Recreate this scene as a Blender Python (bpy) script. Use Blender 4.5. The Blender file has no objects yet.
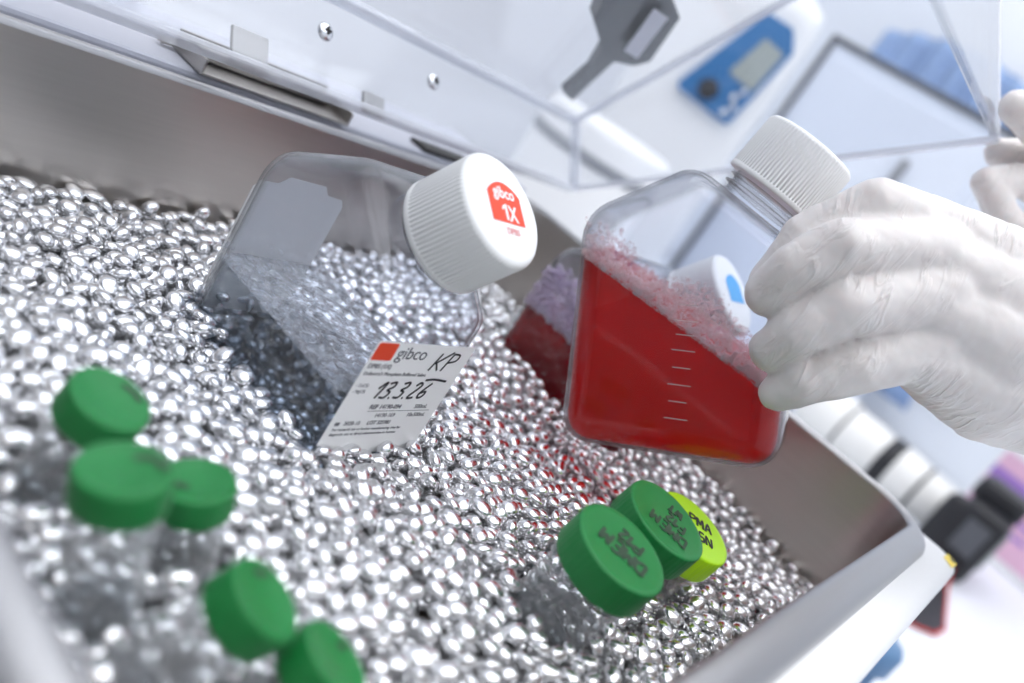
import bpy, bmesh, math, random
import numpy as np
from mathutils import Vector, Matrix

random.seed(7)
rng = np.random.RandomState(11)
SC = bpy.context.scene
COL = SC.collection
MM = 0.001
ZC = 293.0            # bench top to lens, mm

# ------------------------------------------------------------------ camera
RW = np.array([[0.5632014374595636, -0.050206722775031264, -0.824792959373243],
               [-0.6371035643334106, 0.6092583494208499, -0.47212637288616377],
               [0.5262159149599569, 0.7913807861258526, 0.31114829614459194]])
FPX = 874.8945942660631
cam_d = bpy.data.cameras.new('camera')
cam = bpy.data.objects.new('camera', cam_d)
COL.objects.link(cam)
cam.matrix_world = Matrix.Translation((0, 0, ZC * MM)) @ Matrix([list(r) for r in RW]).to_4x4()
cam_d.sensor_fit = 'HORIZONTAL'
cam_d.sensor_width = 36.0
cam_d.lens = FPX / 1024 * 36
cam_d.clip_start = 0.005
cam_d.clip_end = 30
cam_d.dof.use_dof = True
cam_d.dof.focus_distance = 0.325
cam_d.dof.aperture_fstop = 5.0
SC.camera = cam


def P(x, y, z):
    """millimetres, z measured from the lens height -> metres, z from the bench"""
    return Vector((x, y, z + ZC)) * MM


def at(u, v, depth):
    """a point seen at u, v (1024 x 683 frame) at a depth in mm -> mm"""
    r = RW @ np.array([(u - 512) / FPX, -(v - 341.5) / FPX, -1.0])
    return Vector(r * depth)


def atp(u, v, depth):
    q = at(u, v, depth)
    return P(*q)


# ------------------------------------------------------------------ tags
def tag(o, label=None, cat=None, group=None, kind=None):
    if label: o['label'] = label
    if cat: o['category'] = cat
    if group: o['group'] = group
    if kind: o['kind'] = kind
    return o


def empty(name, mat=None, label=None, cat=None, group=None):
    o = bpy.data.objects.new(name, None)
    o.empty_display_size = 0.02
    COL.objects.link(o)
    if mat is not None: o.matrix_world = mat
    return tag(o, label, cat, group)


# ------------------------------------------------------------------ materials
def new_mat(name):
    m = bpy.data.materials.new(name)
    m.use_nodes = True
    nt = m.node_tree
    b = nt.nodes['Principled BSDF']
    return m, nt, b


def princ(name, color, rough=0.4, metal=0.0, trans=0.0, ior=1.45, spec=0.5, sss=0.0, bump=0.0, bscale=200.0,
          bdetail=3.0, var=0.0, vscale=40.0, coat=0.0, stretch=None, bdist=0.001, emit=0.0, aniso=0.0):
    m, nt, b = new_mat(name)
    b.inputs['Base Color'].default_value = (*color, 1)
    b.inputs['Roughness'].default_value = rough
    b.inputs['Metallic'].default_value = metal
    b.inputs['Transmission Weight'].default_value = trans
    b.inputs['IOR'].default_value = ior
    b.inputs['Specular IOR Level'].default_value = spec
    b.inputs['Coat Weight'].default_value = coat
    b.inputs['Anisotropic'].default_value = aniso
    if sss:
        b.inputs['Subsurface Weight'].default_value = sss
        b.inputs['Subsurface Radius'].default_value = (1.0, 0.6, 0.5)
        b.inputs['Subsurface Scale'].default_value = 0.006
    if emit:
        b.inputs['Emission Color'].default_value = (*color, 1)
        b.inputs['Emission Strength'].default_value = emit
    tc = nt.nodes.new('ShaderNodeTexCoord')
    mp = nt.nodes.new('ShaderNodeMapping')
    nt.links.new(tc.outputs['Object'], mp.inputs['Vector'])
    if stretch: mp.inputs['Scale'].default_value = stretch
    if bump:
        n = nt.nodes.new('ShaderNodeTexNoise')
        n.inputs['Scale'].default_value = bscale
        n.inputs['Detail'].default_value = bdetail
        bp = nt.nodes.new('ShaderNodeBump')
        bp.inputs['Strength'].default_value = bump
        bp.inputs['Distance'].default_value = bdist
        nt.links.new(mp.outputs['Vector'], n.inputs['Vector'])
        nt.links.new(n.outputs['Fac'], bp.inputs['Height'])
        nt.links.new(bp.outputs['Normal'], b.inputs['Normal'])
    if var:
        n = nt.nodes.new('ShaderNodeTexNoise')
        n.inputs['Scale'].default_value = vscale
        n.inputs['Detail'].default_value = 4
        mx = nt.nodes.new('ShaderNodeMix')
        mx.data_type = 'RGBA'
        mx.inputs[6].default_value = (*[c * (1 - var) for c in color], 1)
        mx.inputs[7].default_value = (*[min(1, c * (1 + var)) for c in color], 1)
        nt.links.new(mp.outputs['Vector'], n.inputs['Vector'])
        nt.links.new(n.outputs['Fac'], mx.inputs[0])
        nt.links.new(mx.outputs[2], b.inputs['Base Color'])
    return m


def clear_plastic(name, tint=(0.97, 0.98, 1.0), haze=0.03, rough=0.03, bump=0.0, bscale=60, ior=1.5, hazecol=(0.9, 0.92, 0.95), edge=0.10, translucent=0.0, bdist=0.002, bdetail=2, dark=0.0):
    """a thin clear sheet: see-through with Fresnel reflection and a slight haze"""
    m = bpy.data.materials.new(name)
    m.use_nodes = True
    nt = m.node_tree
    nt.nodes.clear()
    out = nt.nodes.new('ShaderNodeOutputMaterial')
    tr = nt.nodes.new('ShaderNodeBsdfTransparent'); tr.inputs[0].default_value = (*tint, 1)
    gl = nt.nodes.new('ShaderNodeBsdfGlossy'); gl.inputs['Roughness'].default_value = rough
    df = nt.nodes.new('ShaderNodeBsdfDiffuse'); df.inputs[0].default_value = (*hazecol, 1)
    # Schlick reflectance from the facing ratio: the same on both sides of the sheet
    lw = nt.nodes.new('ShaderNodeLayerWeight'); lw.inputs['Blend'].default_value = 0.5
    f0 = ((ior - 1) / (ior + 1)) ** 2
    pw = nt.nodes.new('ShaderNodeMath'); pw.operation = 'POWER'; pw.inputs[1].default_value = 5.0
    fr = nt.nodes.new('ShaderNodeMath'); fr.operation = 'MULTIPLY_ADD'
    fr.inputs[1].default_value = 1 - f0; fr.inputs[2].default_value = f0
    nt.links.new(lw.outputs['Facing'], pw.inputs[0]); nt.links.new(pw.outputs[0], fr.inputs[0])
    pw2 = nt.nodes.new('ShaderNodeMath'); pw2.operation = 'POWER'; pw2.inputs[1].default_value = 3.0
    nt.links.new(lw.outputs['Facing'], pw2.inputs[0])
    ml = nt.nodes.new('ShaderNodeMath'); ml.operation = 'MULTIPLY_ADD'
    ml.inputs[1].default_value = edge; ml.inputs[2].default_value = haze
    nt.links.new(pw2.outputs[0], ml.inputs[0])
    if dark:  # grazing edges darkened in the tint, standing in for refraction
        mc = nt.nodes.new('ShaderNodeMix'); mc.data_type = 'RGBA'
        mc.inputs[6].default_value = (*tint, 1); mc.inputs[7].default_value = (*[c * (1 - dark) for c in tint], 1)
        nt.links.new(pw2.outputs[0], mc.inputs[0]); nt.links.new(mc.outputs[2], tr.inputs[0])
    haze_out = df.outputs[0]
    if translucent:
        tl = nt.nodes.new('ShaderNodeBsdfTranslucent'); tl.inputs[0].default_value = (*hazecol, 1)
        mt = nt.nodes.new('ShaderNodeMixShader'); mt.inputs[0].default_value = translucent
        nt.links.new(df.outputs[0], mt.inputs[1]); nt.links.new(tl.outputs[0], mt.inputs[2]); haze_out = mt.outputs[0]
    m1 = nt.nodes.new('ShaderNodeMixShader')
    nt.links.new(ml.outputs[0], m1.inputs[0]); nt.links.new(tr.outputs[0], m1.inputs[1]); nt.links.new(haze_out, m1.inputs[2])
    m2 = nt.nodes.new('ShaderNodeMixShader')
    nt.links.new(fr.outputs[0], m2.inputs[0]); nt.links.new(m1.outputs[0], m2.inputs[1]); nt.links.new(gl.outputs[0], m2.inputs[2])
    nt.links.new(m2.outputs[0], out.inputs['Surface'])
    if bump:
        tc = nt.nodes.new('ShaderNodeTexCoord')
        n = nt.nodes.new('ShaderNodeTexNoise'); n.inputs['Scale'].default_value = bscale
        bp = nt.nodes.new('ShaderNodeBump'); n.inputs['Detail'].default_value = bdetail; bp.inputs['Strength'].default_value = bump; bp.inputs['Distance'].default_value = bdist
        nt.links.new(tc.outputs['Object'], n.inputs['Vector']); nt.links.new(n.outputs['Fac'], bp.inputs['Height'])
        for s in (gl, df): nt.links.new(bp.outputs['Normal'], s.inputs['Normal'])
        nt.links.new(bp.outputs['Normal'], lw.inputs['Normal'])
    return m


M = {}
M['bead'] = princ('bead_metal', (0.80, 0.80, 0.81), rough=0.23, metal=1.0, bump=0.35, bscale=420, bdetail=2, bdist=0.0006, var=0.06, vscale=300)
M['steel'] = princ('brushed_steel', (0.53, 0.495, 0.46), rough=0.36, metal=1.0, bump=0.05, bscale=30, stretch=(1, 1, 26), bdist=0.0005, var=0.05, vscale=20)
M['rim'] = princ('rim_steel', (0.42, 0.415, 0.42), rough=0.33, metal=1.0, bump=0.04, bscale=200, bdist=0.0004)
M['housing'] = princ('white_enamel', (0.86, 0.86, 0.86), rough=0.35, bump=0.03, bscale=500, bdist=0.0003)
M['deck'] = princ('shaded_white_enamel', (0.46, 0.47, 0.53), rough=0.40, bump=0.03, bscale=500, bdist=0.0003)  # white enamel toned lilac-grey, its shade put into the colour
M['white'] = princ('white_plastic', (0.90, 0.90, 0.91), rough=0.38, sss=0.0, bump=0.02, bscale=300, bdist=0.0003)
M['cap'] = princ('white_cap_plastic', (0.93, 0.93, 0.92), rough=0.42, bump=0.02, bscale=300, bdist=0.0003)
M['green'] = princ('green_cap_plastic', (0.010, 0.20, 0.045), rough=0.45, bump=0.05, bscale=300, bdist=0.0003, var=0.05)
M['lime'] = princ('lime_cap_plastic', (0.47, 0.86, 0.01), rough=0.42, bump=0.03, bscale=300, bdist=0.0003, var=0.03)
M['ink'] = princ('black_ink', (0.012, 0.012, 0.016), rough=0.5, var=0.2)
M['inkfade'] = princ('worn_ink', (0.035, 0.07, 0.04), rough=0.6, var=0.3)
M['greyink'] = princ('grey_print', (0.16, 0.16, 0.18), rough=0.5, var=0.1)
M['redprint'] = princ('red_print', (0.86, 0.06, 0.012), rough=0.4, var=0.03)
M['pinkprint'] = princ('pale_red_print', (0.88, 0.34, 0.34), rough=0.4, var=0.03)
M['whiteprint'] = princ('white_print', (0.94, 0.94, 0.94), rough=0.4, var=0.02)
M['paper'] = princ('label_paper', (0.95, 0.955, 0.96), rough=0.45, var=0.02)
M['yellow'] = princ('yellow_sticker', (0.88, 0.66, 0.02), rough=0.4, var=0.03)
M['glove'] = princ('latex_glove', (0.82, 0.775, 0.755), rough=0.40, sss=0.2, var=0.03, vscale=60)


def glove_folds(m, axis):
    """creases of thin stretched latex, running across the given axis"""
    nt = m.node_tree; b = nt.nodes['Principled BSDF']
    axis = Vector(axis).normalized(); c1 = axis.orthogonal().normalized(); c2 = axis.cross(c1)
    tc = nt.nodes.new('ShaderNodeTexCoord'); cb = nt.nodes.new('ShaderNodeCombineXYZ')
    for k, (a_, sc) in enumerate(((axis, 165.0), (c1, 42.0), (c2, 42.0))):
        d = nt.nodes.new('ShaderNodeVectorMath'); d.operation = 'DOT_PRODUCT'; d.inputs[1].default_value = a_ * sc
        nt.links.new(tc.outputs['Object'], d.inputs[0]); nt.links.new(d.outputs['Value'], cb.inputs[k])
    n = nt.nodes.new('ShaderNodeTexNoise'); n.inputs['Scale'].default_value = 1.0; n.inputs['Detail'].default_value = 3; n.inputs['Distortion'].default_value = 0.7
    nt.links.new(cb.outputs[0], n.inputs['Vector'])
    # ridges where the noise crosses its middle
    s1 = nt.nodes.new('ShaderNodeMath'); s1.operation = 'SUBTRACT'; s1.inputs[1].default_value = 0.5
    s2 = nt.nodes.new('ShaderNodeMath'); s2.operation = 'ABSOLUTE'
    s3 = nt.nodes.new('ShaderNodeMapRange'); s3.inputs['From Max'].default_value = 0.10
    nt.links.new(n.outputs['Fac'], s1.inputs[0]); nt.links.new(s1.outputs[0], s2.inputs[0]); nt.links.new(s2.outputs[0], s3.inputs['Value'])
    # folds gather in patches
    g = nt.nodes.new('ShaderNodeTexNoise'); g.inputs['Scale'].default_value = 38; g.inputs['Detail'].default_value = 2
    nt.links.new(tc.outputs['Object'], g.inputs['Vector'])
    g2 = nt.nodes.new('ShaderNodeMapRange'); g2.inputs['From Min'].default_value = 0.42; g2.inputs['From Max'].default_value = 0.62
    nt.links.new(g.outputs['Fac'], g2.inputs['Value'])
    mu = nt.nodes.new('ShaderNodeMath'); mu.operation = 'MULTIPLY'
    s4 = nt.nodes.new('ShaderNodeMath'); s4.operation = 'SUBTRACT'; s4.inputs[0].default_value = 1.0
    nt.links.new(s3.outputs[0], s4.inputs[1]); nt.links.new(s4.outputs[0], mu.inputs[0]); nt.links.new(g2.outputs[0], mu.inputs[1])
    bp = nt.nodes.new('ShaderNodeBump'); bp.inputs['Strength'].default_value = 0.6; bp.inputs['Distance'].default_value = 0.0010
    nt.links.new(mu.outputs[0], bp.inputs['Height']); nt.links.new(bp.outputs['Normal'], b.inputs['Normal'])


glove_folds(M['glove'], RW @ np.array([0.80, -0.55, -0.1]))
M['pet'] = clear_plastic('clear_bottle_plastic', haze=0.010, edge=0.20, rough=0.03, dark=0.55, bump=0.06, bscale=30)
M['thread'] = clear_plastic('moulded_thread_plastic', tint=(0.80, 0.78, 0.76), haze=0.06, edge=0.12, rough=0.05, dark=0.85)  # brown-grey tint put in for the dark refraction of the threads
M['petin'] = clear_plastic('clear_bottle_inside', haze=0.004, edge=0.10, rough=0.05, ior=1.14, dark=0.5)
M['tube'] = clear_plastic('clear_tube_plastic', tint=(0.95, 0.96, 0.97), haze=0.17, edge=0.34, rough=0.10)
M['acrylic'] = clear_plastic('acrylic_sheet', tint=(0.965, 0.975, 0.99), haze=0.02, edge=0.10, rough=0.015, ior=1.49, bump=0.02, bscale=9)
M['acryledge'] = princ('acrylic_edge', (0.72, 0.74, 0.82), rough=0.12, trans=0.55, ior=1.49, var=0.04)
M['redliq'] = clear_plastic('red_medium', tint=(0.86, 0.022, 0.022), haze=0.42, edge=0.05, rough=0.03, ior=1.06, hazecol=(0.95, 0.002, 0.005), translucent=0.6)
M['darkredliq'] = clear_plastic('dark_red_medium', tint=(0.60, 0.02, 0.05), haze=0.36, edge=0.05, rough=0.03, ior=1.06, hazecol=(0.60, 0.004, 0.02), translucent=0.5)
M['water'] = clear_plastic('clear_buffer', tint=(0.91, 0.935, 0.95), haze=0.02, edge=0.06, rough=0.03, ior=1.08)
M['watertop'] = clear_plastic('clear_buffer_surface', tint=(0.96, 0.97, 0.98), haze=0.20, edge=0.50, rough=0.06, ior=2.2, bump=1.0, bscale=85, bdist=0.02, bdetail=3)  # white haze put into the surface for its sparkle
M['foam'] = clear_plastic('foam_bubbles', tint=(1.0, 0.95, 0.95), haze=0.12, edge=0.60, rough=0.04, hazecol=(0.99, 0.93, 0.93), ior=1.4)
M['bubbles'] = clear_plastic('clear_bubbles', tint=(0.98, 0.99, 1.0), haze=0.04, edge=0.5, rough=0.05, hazecol=(0.97, 0.98, 1.0), ior=1.5)
M['lilacfoam'] = clear_plastic('lilac_foam_bubbles', tint=(0.97, 0.93, 0.98), haze=0.30, edge=0.5, rough=0.06, hazecol=(0.92, 0.84, 0.96), ior=1.35)
M['frost'] = clear_plastic('frosted_label_back', tint=(0.9, 0.9, 0.9), haze=0.86, edge=0.1, rough=0.3, hazecol=(0.97, 0.97, 0.96), translucent=0.7)
M['mark'] = clear_plastic('moulded_marks', haze=0.32, edge=0.3, rough=0.1, hazecol=(0.95, 0.86, 0.86))
M['blue'] = princ('blue_panel_plastic', (0.03, 0.18, 0.44), rough=0.45, var=0.05)
M['lcd'] = princ('grey_lcd', (0.40, 0.44, 0.42), rough=0.25, var=0.04)
M['black'] = princ('black_plastic', (0.016, 0.016, 0.020), rough=0.45, bump=0.1, bscale=600, bdist=0.0004, var=0.2)
M['grey'] = princ('grey_plastic', (0.30, 0.31, 0.34), rough=0.45, var=0.06)
M['darkgrey'] = princ('dark_grey_plastic', (0.10, 0.105, 0.12), rough=0.45, var=0.1)
M['chrome'] = princ('chrome', (0.8, 0.8, 0.81), rough=0.14, metal=1.0, bump=0.02)
M['bracket'] = princ('hinge_steel', (0.44, 0.42, 0.40), rough=0.38, metal=1.0, bump=0.05, bscale=300)
M['gap'] = princ('black_rubber', (0.015, 0.014, 0.014), rough=0.6, var=0.2)
M['lens'] = princ('off_white_lens_enamel', (0.85, 0.84, 0.82), rough=0.4, bump=0.03, bscale=600, var=0.02)
M['redtrim'] = princ('red_trim', (0.62, 0.03, 0.025), rough=0.5, var=0.05)
M['pink'] = princ('pink_print', (0.80, 0.50, 0.66), rough=0.5, var=0.10, vscale=60)
M['purple'] = princ('purple_print', (0.36, 0.20, 0.58), rough=0.5, var=0.05)
M['bluejar'] = princ('blue_jar_plastic', (0.12, 0.24, 0.42), rough=0.5, var=0.05)
M['gown'] = princ('pale_blue_cloth', (0.30, 0.42, 0.66), rough=0.8, bump=0.4, bscale=60, var=0.25, vscale=9)
M['bench'] = princ('white_bench_laminate', (0.80, 0.83, 0.88), rough=0.35, bump=0.02, bscale=60, var=0.015)
M['wall'] = princ('painted_wall', (0.84, 0.87, 0.92), rough=0.7, bump=0.04, bscale=90, var=0.02, vscale=3)
M['wallwarm'] = princ('grey_painted_wall', (0.80, 0.80, 0.82), rough=0.7, bump=0.04, bscale=90, var=0.02, vscale=3)
M['walldim'] = princ('darkened_wall', (0.26, 0.27, 0.30), rough=0.7, bump=0.04, bscale=90, var=0.03, vscale=3)  # unseen left wall, darkened to keep reflections in the bottle low
M['ceiling'] = princ('ceiling_paint', (0.88, 0.89, 0.91), rough=0.8, bump=0.05, bscale=70, var=0.02)
M['floorm'] = princ('grey_vinyl_floor', (0.35, 0.36, 0.38), rough=0.5, var=0.08, vscale=8)
M['cabwhite'] = princ('cabinet_enamel', (0.78, 0.83, 0.93), rough=0.35, bump=0.02, bscale=80, var=0.02)
M['lamp'] = princ('lamp_diffuser', (0.97, 0.98, 1.0), rough=0.5, emit=2.35, var=0.0)


# ------------------------------------------------------------------ mesh helpers
class MB:
    def __init__(s):
        s.v = []; s.f = []; s.mi = []; s.sm = []

    def add(s, vs, fs, mi=0, smooth=True):
        o = len(s.v)
        s.v += [tuple(p) for p in vs]
        for f in fs:
            s.f.append([i + o for i in f]); s.mi.append(mi); s.sm.append(smooth)
        return s

    def loft(s, rings, cap0=True, cap1=True, mi=0, smooth=True, capsmooth=False, closed=True):
        n = len(rings[0]); vs = [p for r in rings for p in r]; fs = []
        for a in range(len(rings) - 1):
            for k in range(n if closed else n - 1):
                k2 = (k + 1) % n
                fs.append([a * n + k, a * n + k2, (a + 1) * n + k2, (a + 1) * n + k])
        o = len(s.v)
        s.add(vs, fs, mi, smooth)
        if cap0: s.f.append([o + k for k in range(n)][::-1]); s.mi.append(mi); s.sm.append(capsmooth)
        if cap1: s.f.append([o + (len(rings) - 1) * n + k for k in range(n)]); s.mi.append(mi); s.sm.append(capsmooth)
        return s

    def lathe(s, prof, mat=None, n=48, mi=0, smooth=True, cap0=True, cap1=True, rib=0.0, ribn=0, ribset=()):
        """prof: list of (r, z); mat: Matrix placing +Z axis"""
        rings = []
        for i, (r, z) in enumerate(prof):
            ring = []
            for k in range(n):
                a = 2 * math.pi * k / n
                rr = r
                if rib and i in ribset: rr = r + rib * math.sin(2 * math.pi * k * ribn / n)
                p = Vector((rr * math.cos(a), rr * math.sin(a), z))
                ring.append(mat @ p if mat else p)
            rings.append(ring)
        return s.loft(rings, cap0, cap1, mi, smooth)

    def box(s, c, size, mat=None, bev=0.0, mi=0, seg=2):
        bm = bmesh.new()
        bmesh.ops.create_cube(bm, size=1.0)
        for v in bm.verts: v.co = Vector((v.co.x * size[0], v.co.y * size[1], v.co.z * size[2]))
        if bev: bmesh.ops.bevel(bm, geom=bm.edges[:], offset=bev, segments=seg, affect='EDGES', profile=0.5)
        bm.verts.index_update()
        vs = []
        for v in bm.verts:
            p = v.co + Vector(c)
            vs.append(mat @ p if mat else p)
        s.add(vs, [[v.index for v in f.verts] for f in bm.faces], mi, False)
        bm.free()
        return s

    def tube(s, pts, r, n=10, mi=0, cap=True):
        pts = [Vector(p) for p in pts]
        rs = r if isinstance(r, (list, tuple)) else [r] * len(pts)
        rings = []; ref = None
        for i, p in enumerate(pts):
            t = (pts[min(i + 1, len(pts) - 1)] - pts[max(i - 1, 0)]).normalized()
            if ref is None:
                ref = t.orthogonal().normalized()
            else:
                ref = (ref - t * ref.dot(t)).normalized()
            b = t.cross(ref)
            rings.append([p + (ref * math.cos(2 * math.pi * k / n) + b * math.sin(2 * math.pi * k / n)) * rs[i] for k in range(n)])
        return s.loft(rings, cap, cap, mi)

    def ribbon(s, pts, w, nrm, h=0.00008, mi=0):
        """a pen stroke lying on a surface: flat bar of width w along pts, raised h along nrm"""
        pts = [Vector(p) for p in pts]; nrm = Vector(nrm).normalized()
        rings = []
        for i, p in enumerate(pts):
            t = (pts[min(i + 1, len(pts) - 1)] - pts[max(i - 1, 0)])
            t = t.normalized() if t.length > 0 else Vector((1, 0, 0))
            b = nrm.cross(t).normalized() * w / 2
            rings.append([p - b, p + b, p + b + nrm * h, p - b + nrm * h])
        return s.loft(rings, True, True, mi, False)

    def poly(s, pts2, z0, z1, mat=None, mi=0):
        """extrude a 2D outline from z0 to z1"""
        a = [Vector((x, y, z0)) for x, y in pts2]; b = [Vector((x, y, z1)) for x, y in pts2]
        if mat: a = [mat @ p for p in a]; b = [mat @ p for p in b]
        return s.loft([a, b], True, True, mi, False)

    def build(s, name, mats, parent=None, mat=None, fix=True, kind=None):
        me = bpy.data.meshes.new(name)
        me.from_pydata([tuple(p) for p in s.v], [], s.f)
        if not isinstance(mats, (list, tuple)): mats = [mats]
        for m in mats: me.materials.append(m)
        me.polygons.foreach_set('material_index', s.mi)
        me.polygons.foreach_set('use_smooth', s.sm)
        if fix:
            bm = bmesh.new(); bm.from_mesh(me)
            bmesh.ops.recalc_face_normals(bm, faces=bm.faces[:])
            bm.to_mesh(me); bm.free()
        me.update()
        o = bpy.data.objects.new(name, me)
        COL.objects.link(o)
        if parent: o.parent = parent
        if mat is not None: o.matrix_local = mat
        if kind: o['kind'] = kind
        return o


def axes(o, x, y, z):
    m = Matrix.Identity(4)
    for i, a in enumerate((x, y, z)):
        for r in range(3): m[r][i] = a[r]
    for r in range(3): m[r][3] = o[r]
    return m


def frame_z(o, z, up=(0, 0, 1)):
    z = Vector(z).normalized(); up = Vector(up)
    if abs(z.dot(up)) > 0.98: up = Vector((0, 1, 0))
    x = up.cross(z).normalized(); y = z.cross(x)
    return axes(o, x, y, z)


def text_into(mb, s, size, mat, mi=0, h=0.00008, align='LEFT', xs=1.0, bold=0.0):
    """lettering lying in the XY plane of mat"""
    cu = bpy.data.curves.new('t', 'FONT')
    cu.body = s; cu.size = size; cu.align_x = align; cu.extrude = h; cu.offset = bold
    o = bpy.data.objects.new('t', cu); COL.objects.link(o)
    bpy.context.view_layer.update()
    me = bpy.data.meshes.new_from_object(o.evaluated_get(bpy.context.evaluated_depsgraph_get()))
    vs = [mat @ Vector((v.co.x * xs, v.co.y, v.co.z)) for v in me.vertices]
    mb.add(vs, [list(p.vertices) for p in me.polygons], mi, False)
    bpy.data.objects.remove(o); bpy.data.curves.remove(cu); bpy.data.meshes.remove(me)


def round_poly(pts, rad, inset=0.0, seg=6):
    """convex CCW polygon with rounded corners, offset inward by inset; same point count for any inset"""
    n = len(pts); out = []
    L = []
    for i in range(n):
        p = Vector(pts[i]); q = Vector(pts[(i + 1) % n]); d = (q - p).normalized(); nn = Vector((-d.y, d.x))
        L.append((p + nn * inset, d, nn))
    C = []
    for i in range(n):
        p, d, _ = L[i - 1]; q, e, _ = L[i]
        den = d.x * e.y - d.y * e.x
        t = ((q.x - p.x) * e.y - (q.y - p.y) * e.x) / den
        C.append(p + d * t)
    for i in range(n):
        d = L[i - 1][1]; e = L[i][1]
        r = max(rad[i] - inset, 0.04 * rad[i])
        ang = math.acos(max(-1, min(1, d.dot(e))))
        tl = r * math.tan(ang / 2)
        a = C[i] - d * tl
        cen = a + L[i - 1][2] * r
        a0 = math.atan2((a - cen).y, (a - cen).x)
        for k in range(seg + 1):
            th = a0 + ang * k / seg
            out.append((cen.x + r * math.cos(th), cen.y + r * math.sin(th)))
    return out


def rrect(x0, x1, y0, y1, r, inset=0.0, seg=8):
    return round_poly([(x0, y0), (x1, y0), (x1, y1), (x0, y1)], [r] * 4, inset, seg)


# ================================================================== room
def slab(name, c, size, m, kind='structure'):
    mb = MB(); mb.box((0, 0, 0), size, bev=0.002)
    o = mb.build(name, m); o.location = c
    o['kind'] = kind
    return o


RX0, RX1, RY0, RY1 = -1.5, 1.90, -1.5, 1.15
FZ, CZ = -0.90, 1.75
slab('floor', ((RX0 + RX1) / 2, (RY0 + RY1) / 2, FZ - 0.05), (RX1 - RX0, RY1 - RY0, 0.1), M['floorm'])
slab('ceiling', ((RX0 + RX1) / 2, (RY0 + RY1) / 2, CZ + 0.05), (RX1 - RX0, RY1 - RY0, 0.1), M['ceiling'])
slab('wall_back', ((RX0 + RX1) / 2, RY1 + 0.05, (FZ + CZ) / 2), (RX1 - RX0 + 0.2, 0.1, CZ - FZ), M['wallwarm'])
slab('wall_front', ((RX0 + RX1) / 2, RY0 - 0.05, (FZ + CZ) / 2), (RX1 - RX0 + 0.2, 0.1, CZ - FZ), M['wall'])
slab('wall_right', (RX1 + 0.05, (RY0 + RY1) / 2, (FZ + CZ) / 2), (0.1, RY1 - RY0, CZ - FZ), M['wall'])
slab('wall_left', (RX0 - 0.05, (RY0 + RY1) / 2, (FZ + CZ) / 2), (0.1, RY1 - RY0, CZ - FZ), M['walldim'])

# bench: worktop with rounded front edge, on a cupboard base
t = empty('lab_bench', Matrix.Translation((0.9, 0.35, 0)), 'white laminate lab bench under the metal bath', 'bench')
mb = MB(); mb.box((0, 0, -0.02), (1.98, 1.58, 0.04), bev=0.008); mb.build('worktop', M['bench'], t)
mb = MB(); mb.box((0, 0.03, -0.47), (1.94, 1.48, 0.86), bev=0.004); mb.build('base_cabinet', M['white'], t)

# unseen ceiling lamps: framed panels, those at back and over bath added for brightness
LAMPS = [(0.10, 0.62, 1.5, 0.8), (1.42, 0.62, 0.8, 0.8), (1.48, -0.38, 0.7, 1.0), (-0.85, -0.35, 0.7, 1.3), (0.45, -0.85, 1.2, 0.8), (0.30, -0.08, 1.4, 0.5)]
for i, (x, y, w, d) in enumerate(LAMPS):
    t = empty('ceiling_light', Matrix.Translation((x, y, CZ)), 'unseen white ceiling lamp panel over the lab bench', 'lamp', 'ceiling lamp panels')
    mb = MB(); mb.box((0, 0, -0.018), (w, d, 0.012), bev=0.003); mb.build('diffuser', M['lamp'], t)
    mb = MB()
    for sx in (-1, 1): mb.box((sx * (w / 2 + 0.012), 0, -0.016), (0.024, d + 0.048, 0.032), bev=0.003)
    for sy in (-1, 1): mb.box((0, sy * (d / 2 + 0.012), -0.016), (w, 0.024, 0.032), bev=0.003)
    mb.build('frame', M['white'], t)

# ================================================================== bead bath
TX0, TX1, TY0, TY1, TR = 62, 450, 22, 307, 22
RIMZ = -93
bath = empty('bead_bath', Matrix.Translation(P(256, 165, -ZC)), 'white and steel heated bath filled with metal beads', 'laboratory bath')
bl = -P(256, 165, -ZC)


def ring_pts(x0, x1, y0, y1, r, z, inset=0.0, seg=8):
    return [P(x, y, z) + bl for x, y in rrect(x0, x1, y0, y1, r, inset, seg)]


mb = MB()
# tub: outer lip, rolled rim, walls, floor
prof = [(-12.6, RIMZ - 9), (-12.4, RIMZ - 6.5), (-11.2, RIMZ - 4.2), (-9, RIMZ - 2.2), (-6, RIMZ - 0.7), (-3.6, RIMZ), (-2.0, RIMZ), (-0.6, RIMZ - 0.6), (0, RIMZ - 2.2)]
rings = [ring_pts(TX0, TX1, TY0, TY1, TR, z, ins) for ins, z in prof]
mb.loft(rings, False, False, 1)
rings = [ring_pts(TX0, TX1, TY0, TY1, TR, z, ins) for ins, z in [(0, RIMZ - 2.2), (0.3, RIMZ - 10), (0.6, -150), (1, -210), (3, -222), (9, -228)]]
mb.loft(rings, False, True, 0)
mb.build('steel_tub', [M['steel'], M['rim']], bath)
# white housing with a back deck
HX0, HX1, HY0, HY1 = 36, 476, -5, 405
mb = MB()
inner = rrect(TX0, TX1, TY0, TY1, TR, -11.2, 8)


def hring(ins, z):
    return [P(x, y, z) + bl for x, y in rrect(HX0, HX1, HY0, HY1, 14, ins, 8)]


rings = [[P(x, y, RIMZ - 8) + bl for x, y in inner], hring(6, RIMZ - 8.6), hring(2.2, RIMZ - 9.6), hring(0.4, RIMZ - 12), hring(0, RIMZ - 16),
         hring(1.5, -150), hring(6, -262), hring(10, -ZC + 8)]
mb.loft(rings, False, True, 0)
mb.build('housing', M['housing'], bath)
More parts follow.
